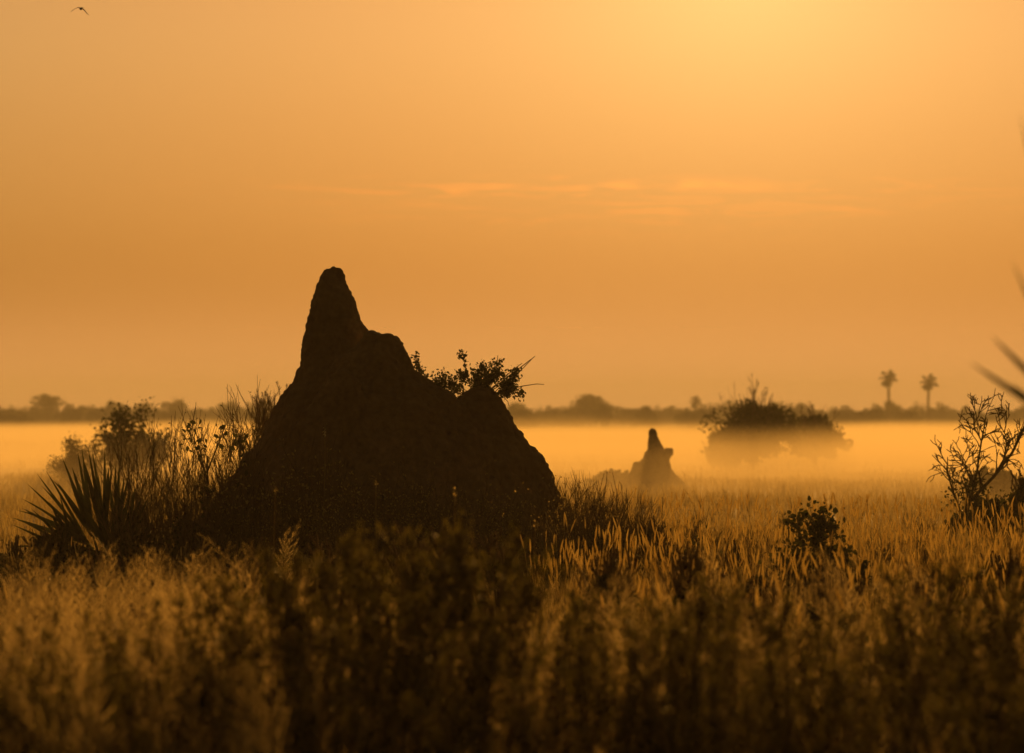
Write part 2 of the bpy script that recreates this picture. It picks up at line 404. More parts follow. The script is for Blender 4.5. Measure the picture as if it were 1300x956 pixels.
for tgtpx, mid in (((691, 489), (664, 491)), ((679, 453), (655, 478)), ((663, 462), (645, 476)), ((632, 452), (628, 474)), ((646, 516), (640, 506)), ((675, 457), (668, 462))):
    base = at(612, 504, 48.9); tube(b, [Vector((0, 0, 0)), (at(*mid, 48.85)-base), (at(*mid, 48.85)-base).lerp(at(*tgtpx, 48.8)-base, .6)+Vector((.01, 0, .012)), at(*tgtpx, 48.8)-base], .006, .0035, 4)
b.build('branches', M_twig, t)
tp = np.array([tuple(q) for q in tips]); k = rng.integers(0, len(tp), 3000)
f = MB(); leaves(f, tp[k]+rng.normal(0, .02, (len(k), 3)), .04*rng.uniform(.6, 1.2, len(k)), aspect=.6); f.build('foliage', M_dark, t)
tag(t, 'dark leafy shrub sprouting from the right shoulder of the big termite mound', 'shrub')
t = empty('leafy_sprig', at(533, 478, 48.8)); out, tips = [], []
for tgtpx in ((524, 446), (531, 441), (537, 462), (541, 474), (530, 455)):
    d = at(*tgtpx, 48.8)-at(533, 478, 48.8); grow((0, 0, -.03), d, d.length*.85, .004, 1, out, tips, .5, .08, (3, 5), 0, .3)
b = MB()
for pts, r0, r1 in out: tube(b, pts, max(r0, .003), max(r1, .002), 4)
b.build('branches', M_twig, t)
tp = np.array([tuple(q) for q in tips]); k = rng.integers(0, len(tp), 170)
f = MB(); leaves(f, tp[k]+rng.normal(0, .014, (len(k), 3)), .04*rng.uniform(.6, 1.2, len(k)), aspect=.6); f.build('foliage', M_dark, t)
tag(t, 'small leafy sprig on the slope just below the mound\'s flat shoulder', 'shrub')

# ---------------------------------------------------------------- fan palm with stiff leaflets, left
def leaflet(mb, base, tip, w, sag=.0, a=.5):
    base, tip = Vector(base), Vector(tip); d = tip-base; side = d.cross(Vector((random.uniform(-.4, .4), -1, random.uniform(-.3, .3)))).normalized()
    nrm = d.cross(side).normalized(); K = 7; L_, C_, R_ = [], [], []
    for i in range(K):
        s_ = i/(K-1); p = base+d*s_+Vector((0, 0, -sag*s_*s_)); ww = w*.5*(1-s_)**.7*(.55+1.2*min(s_*2.2, 1)*.5)
        L_.append(p-side*ww+nrm*ww*.5); C_.append(p); R_.append(p+side*ww+nrm*ww*.5)
    v = [tuple(q) for q in L_+C_+R_]; fs = []
    for i in range(K-1): fs += [(i, i+1, K+i+1, K+i), (K+i, K+i+1, 2*K+i+1, 2*K+i)]
    mb.add(v, [np.array(fs)], np.full(3*K, a))

PD = 45.0
proot = empty('young_fan_palm', ground_at(135, PD)); pb = Vector(proot.location)
fans = [
    ((112, 690), [(20, 624), (26, 618), (33, 607), (46, 600), (52, 602), (58, 591)], 8),
    ((118, 680), [(78, 576), (66, 585), (98, 568), (88, 590), (104, 569)], 10),
    ((132, 680), [(112, 564), (117, 565), (124, 585), (133, 564), (142, 590)], 10),
    ((148, 682), [(151, 578), (138, 596), (158, 600), (146, 585), (163, 592)], 10),
    ((160, 688), [(172, 603), (168, 622), (180, 610), (176, 630), (188, 632)], 12),
    ((95, 705), [(15, 660), (28, 648), (40, 640), (62, 630), (75, 625), (8, 672)], 9),
    ((140, 700), [(100, 630), (120, 620), (130, 612), (150, 625), (165, 640), (190, 650), (112, 600)], 12)]
for hub, tips_, w in fans:
    dd = PD+random.uniform(-.3, .3); b = MB(); h3 = at(*hub, dd)-pb
    for tp_ in tips_: leaflet(b, h3, at(*tp_, dd+random.uniform(-.25, .25))-pb, w/F*PD*.66, random.choice((0, .02, .05, .12, .2)), random.random())
    for q in range(3):
        e = tips_[random.randrange(len(tips_))]; leaflet(b, h3, at(e[0]+random.uniform(-8, 8), e[1]+random.uniform(15, 40), dd+random.uniform(-.3, .3))-pb, w/F*PD, 0, random.random())
    tube(b, [Vector((random.uniform(-.05, .05), 0, .0)), h3*.5+Vector((0, 0, .05)), h3], .018, .012, 5)
    b.build('frond', M_palm, proot)
tag(proot, 'low spiky fan palm with stiff dark leaflets at the left of the mound', 'palm')

# near palm whose leaflet tips hang in from the right edge, out of focus
ND = 15.0
nroot = empty('young_fan_palm', ground_at(1400, ND)); nb = Vector(nroot.location)
hub = at(1378, 560, ND)
for grp, w in (([(1258, 436), (1231, 470), (1283, 497), (1300, 420)], 12), ([(1284, 339), (1294, 150), (1320, 250), (1350, 200)], 8), ([(1430, 380), (1480, 420), (1450, 330), (1500, 500), (1400, 250)], 10)):
    b = MB()
    for e in grp:
        tip = at(*e, ND+random.uniform(-.15, .15)); leaflet(b, at(1378+random.uniform(-6, 6), 540+random.uniform(-20, 20), ND)-nb, tip-nb, w*1.2/F*ND, -.03, random.random())
    tube(b, [Vector((0, 0, 0)), (hub-nb)*.5+Vector((.05, 0, 0)), at(1378, 540, ND)-nb], .014, .009, 6)
    b.build('frond', M_palm, nroot)
tag(nroot, 'blurred palm leaf tips reaching in from the right edge of view', 'palm')

# ---------------------------------------------------------------- bare twiggy shrubs
PLACED = set()
def place_copies(protos, spots, group, labels, cat, d_h=None):
    used = PLACED
    for i, (px, top, d) in enumerate(spots):
        k = i % len(protos); p, ph = protos[k]
        o = p if p.name not in used else copy_tree(p); used.add(p.name)
        loc = ground_at(px, d); h = CAMZ+(HY-top)/F*d-loc[2]; s_ = h/ph
        o.location = loc; o.rotation_euler = (0, 0, random.uniform(0, 6.28)); o.scale = (s_, s_, s_)
        tag(o, labels[i] if isinstance(labels, (list, tuple)) else labels, cat, group)
def real_h(root):
    z = 0
    for c in root.children:
        co_ = np.zeros(len(c.data.vertices)*3, np.float32); c.data.vertices.foreach_get('co', co_); z = max(z, np.percentile(co_[2::3], 99.7))
    return z
def protos_of(n, fn): 
    r = []
    for _ in range(n): o = fn(); r.append((o, real_h(o)))
    return r

tw = protos_of(5, lambda: shrub('twiggy_shrub', (0, 0, 0), M_dark, 7, 2.0, .009, 3, .03, .05, .02, .36, (2, 4), .07, .10, fan=.30, shrink=.62, n=3, part='dry_leaves', minr=.0032))
spots = [(150, 560, 47), (168, 545, 50), (185, 520, 49), (198, 530, 46), (215, 560, 48), (228, 545, 50), (240, 520, 51), (252, 535, 47), (262, 520, 49), (274, 495, 48), (286, 540, 47), (296, 515, 50), (306, 525, 51), (316, 498, 51.5), (328, 505, 52), (340, 500, 53), (352, 492, 53.5), (362, 488, 54), (222, 600, 45), (255, 600, 44), (280, 620, 43), (190, 600, 44), (140, 600, 51), (105, 610, 52), (300, 570, 46.5), (175, 610, 43.5),
         (60, 660, 44), (90, 650, 50)]
place_copies(tw, spots, 'bare twiggy shrubs between the fan palm and the mound', 'thin bare twiggy shrub standing between the spiky palm and the big mound', 'shrub')
tw2 = protos_of(3, lambda: shrub('twiggy_weed', (0, 0, 0), M_straw, 10, 1.0, .008, 2, .025, .8, .015, .4, (3, 5), .08, .08, fan=.45, shrink=.6, n=3, part='dry_leaves', minr=.003))
spots = [(716, 618, 47), (728, 612, 48), (740, 608, 49), (752, 625, 47), (764, 618, 48), (776, 630, 49), (788, 612, 50), (800, 620, 48), (812, 640, 47), (770, 650, 46), (740, 650, 45.5), (722, 640, 46), (795, 650, 45), (702, 650, 45), (715, 680, 43), (830, 660, 46), (690, 590, 48.6)]
place_copies(tw2, spots, 'thin weeds at the right foot of the mound', 'thin bare weed at the right foot of the big mound', 'weed')

place_copies(tw, [(706, 612, 46.5), (722, 596, 47.5), (738, 606, 46), (755, 600, 48), (772, 612, 47), (792, 604, 48), (812, 622, 46), (728, 640, 44), (690, 650, 43.5), (762, 645, 44), (800, 650, 44), (836, 655, 45)],
             'dark twiggy shrubs at the right foot of the mound', 'dark twiggy shrub among the weeds at the right foot of the big mound', 'shrub')
place_copies(tw2, [(890, 655, 46), (935, 668, 44), (965, 660, 46), (1110, 668, 45), (1140, 690, 42), (1180, 668, 46), (1085, 700, 40), (900, 700, 40), (870, 640, 50), (1010, 640, 52), (1160, 640, 52)],
             'scattered dry weeds in the golden grass', 'thin dry weed scattered in the golden grass right of the mound', 'weed')
# dark leafy sapling among the twigs
t = shrub('leafy_sapling', ground_at(285, 46.5), M_dark, 2, 2.0, .012, 2, .045, 1.1, .03, .35, (4, 6), .06, .12, fan=.12, shrink=.32, aspect=.6)
t.scale = [ (CAMZ+(HY-520)/F*46.5)/real_h(t) ]*3
tag(t, 'slender dark sapling with small round leaves beside the left slope of the mound', 'sapling')

# the dead branching shrub at the right
t = empty('dead_shrub', ground_at(1240, 58)); out, tips = [], []; tb = Vector(t.location)
def limb(pxs, r, d0=58):
    pts = [at(x, y, d0+z)-tb for x, y, z in pxs]; out.append((pts, r, r*.4))
    for p, q in zip(pts[:-1], pts[1:]):
        for _ in range(4):
            s0 = p.lerp(q, random.random()); dr = (q-p).normalized()+Vector((random.gauss(0, .6), random.gauss(0, .6), random.gauss(0.2, .4)))
            grow(s0, dr, random.uniform(.15, .36), max(r*.42, .007), 2, out, tips, .8, .22, (2, 3), .05, .65, 3)
limb([(1215, 690, 0), (1228, 640, .1), (1262, 605, .2), (1285, 575, .1), (1300, 545, 0), (1312, 520, 0)], .026)
limb([(1228, 650, 0), (1240, 600, -.1), (1246, 560, -.2), (1252, 530, -.1)], .017)
limb([(1222, 660, 0), (1210, 625, .1), (1203, 600, 0), (1203, 580, 0)], .015)
limb([(1225, 640, 0), (1232, 610, .2), (1225, 590, .1), (1232, 575, 0)], .012)
limb([(1262, 605, .2), (1276, 580, .3), (1278, 555, .2), (1270, 540, .2)], .012)
limb([(1240, 690, 0), (1280, 650, .1), (1310, 630, .2), (1340, 600, 0)], .02)
limb([(1246, 560, -.2), (1236, 540, -.1), (1243, 528, 0)], .009)
b = MB()
for pts, r0, r1 in out: tube(b, pts, max(r0*1.3, .007), max(r1, .0055), 5 if r0 > .01 else 3)
b.build('branches', M_bark, t)
tp = np.array([tuple(q) for q in tips if q.z < .9]); k = rng.integers(0, len(tp), 500)
f = MB(); leaves(f, tp[k]+rng.normal(0, .09, (len(k), 3)), .06*rng.uniform(.6, 1.2, len(k)), aspect=.6); f.build('foliage', M_dark, t)
tag(t, 'gnarled bare-branched dead shrub rising above the grass at the right edge', 'shrub')

# round-leaved shrub in focus, right of centre
t = empty('round_leaved_shrub', ground_at(1050, 39)); tb = Vector(t.location); out, tips = [], []
for e in ((1022, 655), (1008, 662), (1030, 650), (1060, 668), (1068, 670), (1000, 665), (1035, 690), (1080, 700), (1015, 700), (1095, 712), (1045, 720), (1065, 705), (990, 705), (1050, 690), (1110, 728), (975, 722), (1120, 740), (1000, 735)):
    d = at(e[0], e[1], 39+random.uniform(-.3, .3))-tb; s0 = Vector((random.uniform(-.08, .08), random.uniform(-.1, .1), .1))
    grow(s0, d-s0, (d-s0).length*.93, .007, 1, out, tips, .6, .07, (6, 9), .04, .26, 5)
b = MB()
for pts, r0, r1 in out: tube(b, pts, max(r0, .004), max(r1, .003), 4)
b.build('stems', M_twig, t)
tp = np.array([tuple(q) for q in tips]); k = rng.integers(0, len(tp), 2300)
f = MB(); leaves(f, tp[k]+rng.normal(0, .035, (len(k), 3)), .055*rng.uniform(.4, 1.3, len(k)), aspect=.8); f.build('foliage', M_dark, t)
tag(t, 'leafy shrub with dark round leaves standing in the golden grass right of centre', 'shrub')
t = shrub('round_leaved_shrub', ground_at(848, 44.5), M_dark, 6, .9, .007, 2, .05, 1.6, .03, .5, (3, 4), .1, .1, fan=.5, aspect=.8)
t.scale = [(CAMZ+(HY-664)/F*44.5)/real_h(t)]*3
tag(t, 'small dark leafy shrub midway between the big mound and the round-leaved shrub', 'shrub')

# ---------------------------------------------------------------- trees and bushes: trunk, limbs and a crown of leaf clumps
def crown_tree(name, kind='round', h=6.0, w=6.0, leaf=.35, nclump=26, per=90, trunk_r=.22, mleaf=None):
    root = empty(name, (0, 0, 0)); tr = MB(); f = MB()
    zc = {'round': .58, 'flat': .82, 'bush': .48}[kind]*h; rz = {'round': .42, 'flat': .24, 'bush': .5}[kind]*h
    tube(tr, [(0, 0, -.3), (w*.02, 0, h*.2), (-.01*w, w*.01, zc*.8)], trunk_r, trunk_r*.55, 7)
    P, A = [], []
    for c in range(nclump):
        u = np.array([random.gauss(0, 1) for _ in range(3)]); u /= np.linalg.norm(u)+1e-6; u *= random.uniform(.35, 1.0)
        if kind != 'flat' and u[2] < -.6: u[2] *= .5
        tp_ = 1-.55*max(u[2], 0) if kind == 'bush' else 1
        p = np.array([u[0]*w*.44*tp_, u[1]*w*.44*tp_, zc+u[2]*rz*.85])
        r = random.uniform(.08, .20)*w*(.8 if kind == 'flat' else 1)
        mid = np.array([p[0]*.45, p[1]*.45, zc*.55+p[2]*.25])
        if c % 2 == 0: tube(tr, [(0, 0, h*.22), tuple(mid), tuple(p)], trunk_r*.4, trunk_r*.1, 5)
        q = rng.normal(0, 1, (per, 3)); q /= np.linalg.norm(q, axis=1)[:, None]; q *= rng.uniform(.3, 1, (per, 1))**.5*r
        q[:, 2] *= .35 if kind == 'flat' else .75
        P.append(p+q); A.append(np.clip(rng.normal(random.uniform(.2, .8), .15, per), 0, 1))
    P = np.concatenate(P); P[:, 2] = np.maximum(P[:, 2], .1)
    leaves(f, P, leaf*rng.uniform(.6, 1.3, len(P)), np.concatenate(A), .7)
    # stray twigs that break the outline
    for _ in range(12 if kind != 'flat' else 4):
        a = random.uniform(0, 6.28); q = random.uniform(0, .4)*w; z = zc+rz*.6
        tube(tr, [(0, 0, h*.2), (math.cos(a)*q*.6, math.sin(a)*q*.6, z*.8), (math.cos(a)*q, math.sin(a)*q, z+rz*.55*random.uniform(.5, 1.0))], trunk_r*.1, trunk_r*.04, 3)
    tr.build('trunk', M_bark, root); f.build('crown', mleaf or M_far, root)
    return root

def put(proto, px, top, d, wpx=None, pw=None, first=False, sy=None):
    o = proto if first else copy_tree(proto)
    loc = ground_at(px, d); h = CAMZ+(HY-top)/F*d-loc[2]; s_ = h/proto['_h']
    sx = s_ if wpx is None else (wpx/F*d)/pw
    o.location = loc; o.rotation_euler = (0, 0, 0); o.scale = (sx, sx, s_)
    return o

# two bushes in the mist, right of centre
def wild_bush(px, d, top, wid, label, nclump=44, leaf=.12, per=150, ntw=24, cat='bush', name='wild_bush'):
    h = CAMZ+(HY-top)/F*d; w = wid/F*d
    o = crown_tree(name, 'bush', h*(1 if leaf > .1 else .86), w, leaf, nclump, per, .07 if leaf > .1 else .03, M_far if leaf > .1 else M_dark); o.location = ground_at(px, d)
    out, tips = [], []
    for _ in range(ntw):
        a = random.uniform(0, 6.28); q = random.uniform(0, .36)
        grow((0, 0, h*.05), (math.cos(a)*q*w/h*1.6, math.sin(a)*q*w/h*1.6, 1), h*.98*(1-.5*q), .016, 2, out, tips, .35, .06, (3, 6), .03, .2, 6)
    b = MB()
    for pts, r0, r1 in out: tube(b, pts, max(r0, .008), max(r1, .006), 3)
    b.build('twigs', M_twig, o); tag(o, label, cat); return o
wild_bush(955, 150, 493, 126, 'larger and darker of two rounded bushes standing in the mist', 60)
wild_bush(1034, 155, 519, 100, 'lower bush adjoining the right side of the larger misty bush', 44)
wild_bush(915, 150, 545, 60, 'small faint bush at the left foot of the larger misty bush', 22)
wild_bush(778, 106, 602, 70, 'low scrubby bush at the left foot of the small mound', 12)
wild_bush(1262, 90, 600, 90, 'dark low bush behind the dead shrub at the right', 26)

wild_bush(1258, 57, 642, 110, 'dark dense bush at the foot of the dead shrub', 40)
wild_bush(1308, 57, 600, 60, 'dark bush cut off by the right edge of view beside the dead shrub', 26)
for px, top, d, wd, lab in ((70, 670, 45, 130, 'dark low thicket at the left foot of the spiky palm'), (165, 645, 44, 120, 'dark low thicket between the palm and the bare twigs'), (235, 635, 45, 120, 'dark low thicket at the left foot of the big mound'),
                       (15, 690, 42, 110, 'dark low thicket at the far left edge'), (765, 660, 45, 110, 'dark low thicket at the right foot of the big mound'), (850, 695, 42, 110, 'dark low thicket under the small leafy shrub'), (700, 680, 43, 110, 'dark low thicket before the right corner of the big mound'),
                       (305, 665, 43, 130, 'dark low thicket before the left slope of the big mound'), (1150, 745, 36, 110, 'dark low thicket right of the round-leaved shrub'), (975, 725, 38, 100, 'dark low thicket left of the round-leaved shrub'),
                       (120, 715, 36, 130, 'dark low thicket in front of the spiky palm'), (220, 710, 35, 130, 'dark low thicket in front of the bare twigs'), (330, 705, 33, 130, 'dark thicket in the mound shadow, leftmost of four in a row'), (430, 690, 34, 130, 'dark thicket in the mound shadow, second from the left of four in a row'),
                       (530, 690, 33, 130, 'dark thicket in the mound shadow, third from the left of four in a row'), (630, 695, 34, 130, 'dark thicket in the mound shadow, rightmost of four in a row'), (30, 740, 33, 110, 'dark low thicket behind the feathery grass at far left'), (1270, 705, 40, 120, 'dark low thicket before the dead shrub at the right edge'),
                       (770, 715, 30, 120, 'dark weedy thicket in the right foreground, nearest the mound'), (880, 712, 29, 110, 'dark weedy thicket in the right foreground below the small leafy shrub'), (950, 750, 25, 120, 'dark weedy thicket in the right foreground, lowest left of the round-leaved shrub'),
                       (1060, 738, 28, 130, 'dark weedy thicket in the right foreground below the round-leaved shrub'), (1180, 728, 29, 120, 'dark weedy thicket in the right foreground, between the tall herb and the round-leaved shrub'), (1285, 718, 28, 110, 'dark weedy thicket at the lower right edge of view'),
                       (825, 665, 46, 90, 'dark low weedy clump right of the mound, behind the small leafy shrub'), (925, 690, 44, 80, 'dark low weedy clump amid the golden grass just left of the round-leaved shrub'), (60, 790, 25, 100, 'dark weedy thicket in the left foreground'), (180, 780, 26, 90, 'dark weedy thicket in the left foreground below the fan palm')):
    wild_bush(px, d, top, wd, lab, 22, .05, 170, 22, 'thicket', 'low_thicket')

# leaning bush behind the palm, left
for px, top, d, ln_, fn, lab in ((172, 516, 110, (-.15, 0), .75, 'blurred leaning bush behind the spiky palm at left'), (118, 556, 112, (-.4, 0), 1.3, 'low blurred scrub beside the leaning bush at far left')):
    t = shrub('wild_bush', ground_at(px, d), M_far, 9, 2.0, .02, 2, .07, 14, .10, .6, (3, 5), .12, .06, lean=ln_, fan=fn, aspect=.7, minr=.008, shrink=.5)
    t.scale = [(CAMZ+(HY-top)/F*d)/real_h(t)]*3; tag(t, lab, 'bush')
t3 = wild_bush(345, 75, 503, 46, 'blurred dry bush behind the left slope of the big mound', 5, .11, 30, 30)

# far trees
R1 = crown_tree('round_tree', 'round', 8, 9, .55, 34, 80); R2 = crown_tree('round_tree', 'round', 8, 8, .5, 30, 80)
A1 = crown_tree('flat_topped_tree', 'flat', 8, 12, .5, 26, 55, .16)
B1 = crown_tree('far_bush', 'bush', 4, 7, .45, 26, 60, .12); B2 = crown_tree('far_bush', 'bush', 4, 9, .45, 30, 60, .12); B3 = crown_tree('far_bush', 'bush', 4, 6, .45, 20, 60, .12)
for q, h in ((R1, 8), (R2, 8), (A1, 8), (B1, 4), (B2, 4), (B3, 4)): q['_h'] = real_h(q)*1.0
ft = [(R1, 750, 498, 800, 52, 9, 'big rounded tree on the horizon between the two mounds'),
      (A1, 60, 498, 820, 58, 12, 'flat-topped spreading tree on the horizon at far left'),
      (R2, 223, 500, 830, 42, 8, 'round tree on the horizon left of the mound, larger of a pair'),
      (R2, 291, 502, 860, 34, 8, 'round tree on the horizon nearest the left slope of the mound'),
      (R1, 182, 511, 880, 30, 9, 'small round tree on the horizon above the leaning bush'),
      (R1, 110, 515, 850, 34, 9, 'low rounded tree just right of the flat-topped tree'),
      (R2, 14, 514, 830, 22, 8, 'low tree at the far left end of the tree line'),
      (R1, 657, 509, 850, 34, 9, 'tree on the horizon just behind the right slope of the mound'),
      (R2, 883, 514, 900, 40, 8, 'broad low tree below the tiny palm on the horizon'),
      (R1, 1086, 520, 900, 24, 9, 'small tree on the horizon between the misty bushes and the tall palms'),
      (R2, 1158, 521, 900, 34, 8, 'low tree on the horizon between the two tall palms'),
      (R1, 1222, 523, 880, 44, 9, 'low tree on the horizon right of the two tall palms')]
ft += [(R1, 150, 509, 900, 26, 9, 'narrow rounded tree on the horizon just right of the low tree beside the flat-topped one'), (R2, 40, 514, 860, 26, 8, 'small tree on the horizon touching the left side of the flat-topped tree'),
       (R1, 335, 507, 870, 30, 9, 'tree on the horizon half hidden by bare twigs at the left slope of the mound'), (R2, 704, 515, 840, 30, 8, 'low tree on the horizon just left of the big rounded tree'),
       (R1, 797, 517, 880, 26, 9, 'low rounded tree on the horizon just right of the big rounded tree'), (R2, 832, 519, 860, 22, 8, 'tiny tree on the horizon directly above the small mound'),
       (R2, 1066, 517, 870, 20, 8, 'tiny tree on the horizon at the right edge of the misty bushes'), (R1, 1272, 517, 860, 34, 9, 'tree on the horizon behind the dead shrub'), (R2, 1195, 521, 900, 24, 8, 'tiny tree at the foot of the right tall palm')]
seen = set()
for p, px, top, d, wpx, pw, lab in ft:
    o = put(p, px, top, d, wpx, pw, first=p.name not in seen); seen.add(p.name); tag(o, lab, 'tree')
used = set(); lows = []
x = -60
while x < 1360:
    top = 514.5+3.5*math.sin(x*.031)+random.uniform(-6, 5); lows.append((x, top, random.uniform(640, 1000))); x += random.uniform(7, 17)
for i, (x, top, d) in enumerate(lows):
    p, pw = random.choice(((B1, 7), (B2, 9), (B3, 6))); o = put(p, x, top, d, random.uniform(26, 56), pw, first=p.name not in used); used.add(p.name)
    o.rotation_euler = (0, 0, random.uniform(0, 6.28))
    tag(o, 'low hazy bush in the tree line along the horizon', 'bush', 'low bushes of the far tree line')

# ---------------------------------------------------------------- tall palms on the horizon
def tall_palm(px, top, d, label, cw=26, curve=.3):
    base = ground_at(px, d); root = empty('tall_palm', base); H = CAMZ+(HY-top)/F*d; r = cw/2/F*d
    zc = H-r*.75
    b = MB(); pts = [(curve*math.sin(i/7*3)*.4, 0, -.3+(zc+.3)*i/7) for i in range(8)]
    tube(b, pts, [.27, .23, .21, .22, .25, .26, .22, .17], None, 10); b.build('trunk', M_bark, root)
    for q in range(20):
        a = q*2.4; el = random.uniform(-.75, 1.3); el = [1.3, .9, .55, .3, .1, -.2, -.5, -.9][q % 8]+random.uniform(-.12, .12)
        dr = Vector((math.cos(a)*math.cos(el), math.sin(a)*math.cos(el), math.sin(el))); f = MB()
        c = Vector(pts[-1]); hub = c+dr*r*.5
        tube(f, [c, hub], .05, .03, 4)
        s_ = dr.cross(Vector((0, 0, 1))).normalized(); u = s_.cross(dr)
        for k in range(11):
            an = (k-5)/5*1.15; e = hub+(dr*math.cos(an)+s_*math.sin(an))*r*.62*(1-.15*abs(k-5)/5)+Vector((0, 0, -.16*r))
            leaflet(f, hub, e, .28, .05*r, random.random())
        f.build('frond', M_palm, root)
    f = MB()      # skirt of dead fronds and fruit below the crown
    for q in range(46):
        a = random.uniform(0, 6.28); rr = random.uniform(.05, .55)*r; z = random.uniform(.1, .7)*r
        leaflet(f, Vector(pts[-1])+Vector((math.cos(a)*rr*.4, math.sin(a)*rr*.4, 0)), Vector(pts[-1])+Vector((math.cos(a)*rr, math.sin(a)*rr, -z)), .3, 0, random.random())
    f.build('dead_fronds', M_twig, root)
    tag(root, label, 'palm'); return root
tall_palm(1127.5, 470, 780, 'taller left one of the two tall palms on the right horizon', 25)
tall_palm(1179.5, 475, 800, 'right one of the two tall palms on the right horizon', 25, -.4)
tall_palm(883, 503, 880, 'tiny distant palm above the tree line right of the small mound', 18)

# ---------------------------------------------------------------- bird
bc = at(103, 11, 60); br = empty('bird', bc); br.rotation_euler = (0, 0, R(12)); br.scale = (.52, .52, .52); k_ = 1/F*150
b = MB(); prof = [(-.19, .006), (-.14, .02), (-.05, .038), (.05, .04), (.11, .026), (.15, .028), (.18, .02), (.21, .004)]
an = np.linspace(0, 2*np.pi, 10, endpoint=False)
V = np.array([[(r_*math.cos(a), y_, r_*math.sin(a)*.9) for a in an] for y_, r_ in prof]); I = np.arange(80).reshape(8, 10); J = np.roll(I, -1, 1)
b.add(V.reshape(-1, 3), [np.stack([I[:-1], J[:-1], J[1:], I[1:]], -1).reshape(-1, 4), np.array([list(I[0])[::-1]]), np.array([list(I[-1])])])
body = b.build('body', M_bird, br)
def wing(pts, ch):
    w_ = MB(); v = []
    for (x_, z_), c_ in zip(pts, ch): v += [(x_*k_, c_*.45, z_*k_+.006), (x_*k_, -c_*.55, z_*k_), (x_*k_, c_*.45, z_*k_-.008)]
    n = len(pts); fs = []
    for i in range(n-1):
        a = 3*i
        for p, q in ((0, 1), (1, 2), (2, 0)): fs.append((a+p, a+q, a+3+q, a+3+p))
    w_.add(v, [np.array(fs)]); return w_.build('wing', M_bird, br)
wing([(0, .5), (-3, 1.2), (-6, -.2), (-10, -3)], [.16, .15, .11, .03])
wing([(0, .5), (2.5, -.6), (5, -3.6), (7.5, -6.2)], [.16, .16, .12, .03])
tb_ = MB(); tb_.add([(-.02, -.17, 0), (.02, -.17, 0), (.05, -.30, .004), (-.05, -.30, .004), (0, -.17, .012)], [np.array([[0, 1, 2, 3]]), np.array([[0, 3, 4], [1, 4, 2], [4, 3, 2]])]); tb_.build('tail', M_bird, br)
tag(br, 'small dark bird gliding with bowed wings at the top left of the sky', 'bird')

# ---------------------------------------------------------------- grasses (stuff)
def on_mound(x, y): return ((x+1.55)/2.2)**2+((y-49)/1.7)**2 < 1
def field(n, d0, d1, p, u0=-1, u1=1, half=.21):
    t = rng.uniform(0, 1, n); d = (d0**p+(d1**p-d0**p)*t)**(1/p); x = rng.uniform(u0, u1, n)*d*half
    ok = ~on_mound(x, d); x, d = x[ok], d[ok]
    return x, d
def patch(x, y, s, o=0): return .5+.5*np.sin(x*s*1.7+o+1.3*np.sin(y*s*.6+o))*np.sin(y*s*.35+2*o+np.sin(x*s*1.1))

def blade_field(mb, n, d0, d1, p, h0, h1, w0, wd, leanmax=.5, **k):
    x, y = field(n, d0, d1, p, **k); z = terrain(x, y)
    keep = rng.uniform(0, 1, len(x)) < np.where(y < 45, .18+.82*np.clip(patch(x, y, 1.1, 3.0)*1.3-.1, 0, 1), .45+.55*patch(x, y, .5, 1.0))
    x, y, z = x[keep], y[keep], z[keep]
    # gather into tussocks
    cs = .5 if d0 < 50 else (.8 if d0 < 90 else 1.7); gx = np.round((x*.8+y*.6)/cs); gy = np.round((y*.8-x*.6)/cs)
    hsh = np.modf(np.abs(np.sin(gx*127.1+gy*311.7)*43758.5))[0]; h2 = np.modf(np.abs(np.sin(gx*269.5+gy*183.3)*24634.6))[0]; h3 = np.modf(np.abs(np.sin(gx*71.3+gy*419.2)*9631.1))[0]
    gx, gy = (gx+h2-.5)*cs, (gy+h3-.5)*cs; gx, gy = gx*.8-gy*.6, gx*.6+gy*.8
    x = x+(gx-x)*.45; y = y+(gy-y)*.45
    left = np.clip((60-(x/y*F))/200, 0, 1)
    h = np.interp(y, [0, 16, 22, 42, 60, 85, 115, 160, 900], [.8, .6, .45, .58, .66, .55, .36, .32, .7])*(1-.3*left*(y < 60))*(h0+(h1-h0)*rng.beta(2, 2.2, len(x)))*(.55+.4*patch(x, y, .9)+.5*hsh)
    blades(mb, np.stack([x, y, z-.02], 1), h, w0+wd*y, rng.uniform(0, 6.28, len(x)), rng.uniform(.05, leanmax, len(x)), np.clip(rng.normal(.35+.3*hsh, .2), 0, 1))
g = MB()
blade_field(g, 136000, 12, 60, 1.3, .35, .85, .005, .00012, .7)
blade_field(g, 92000, 55, 132, 1.4, .4, .85, .008, .00012, .5)
tag(g.build('grass', M_straw), 'dense dry golden grass covering the plain', 'grass', kind='stuff')
g = MB(); blade_field(g, 80000, 100, 820, 1.0, .5, 1.0, .02, .0002, .4, half=.24)
tag(g.build('grass', M_straw), 'faint far grass standing in the mist', 'grass', kind='stuff')

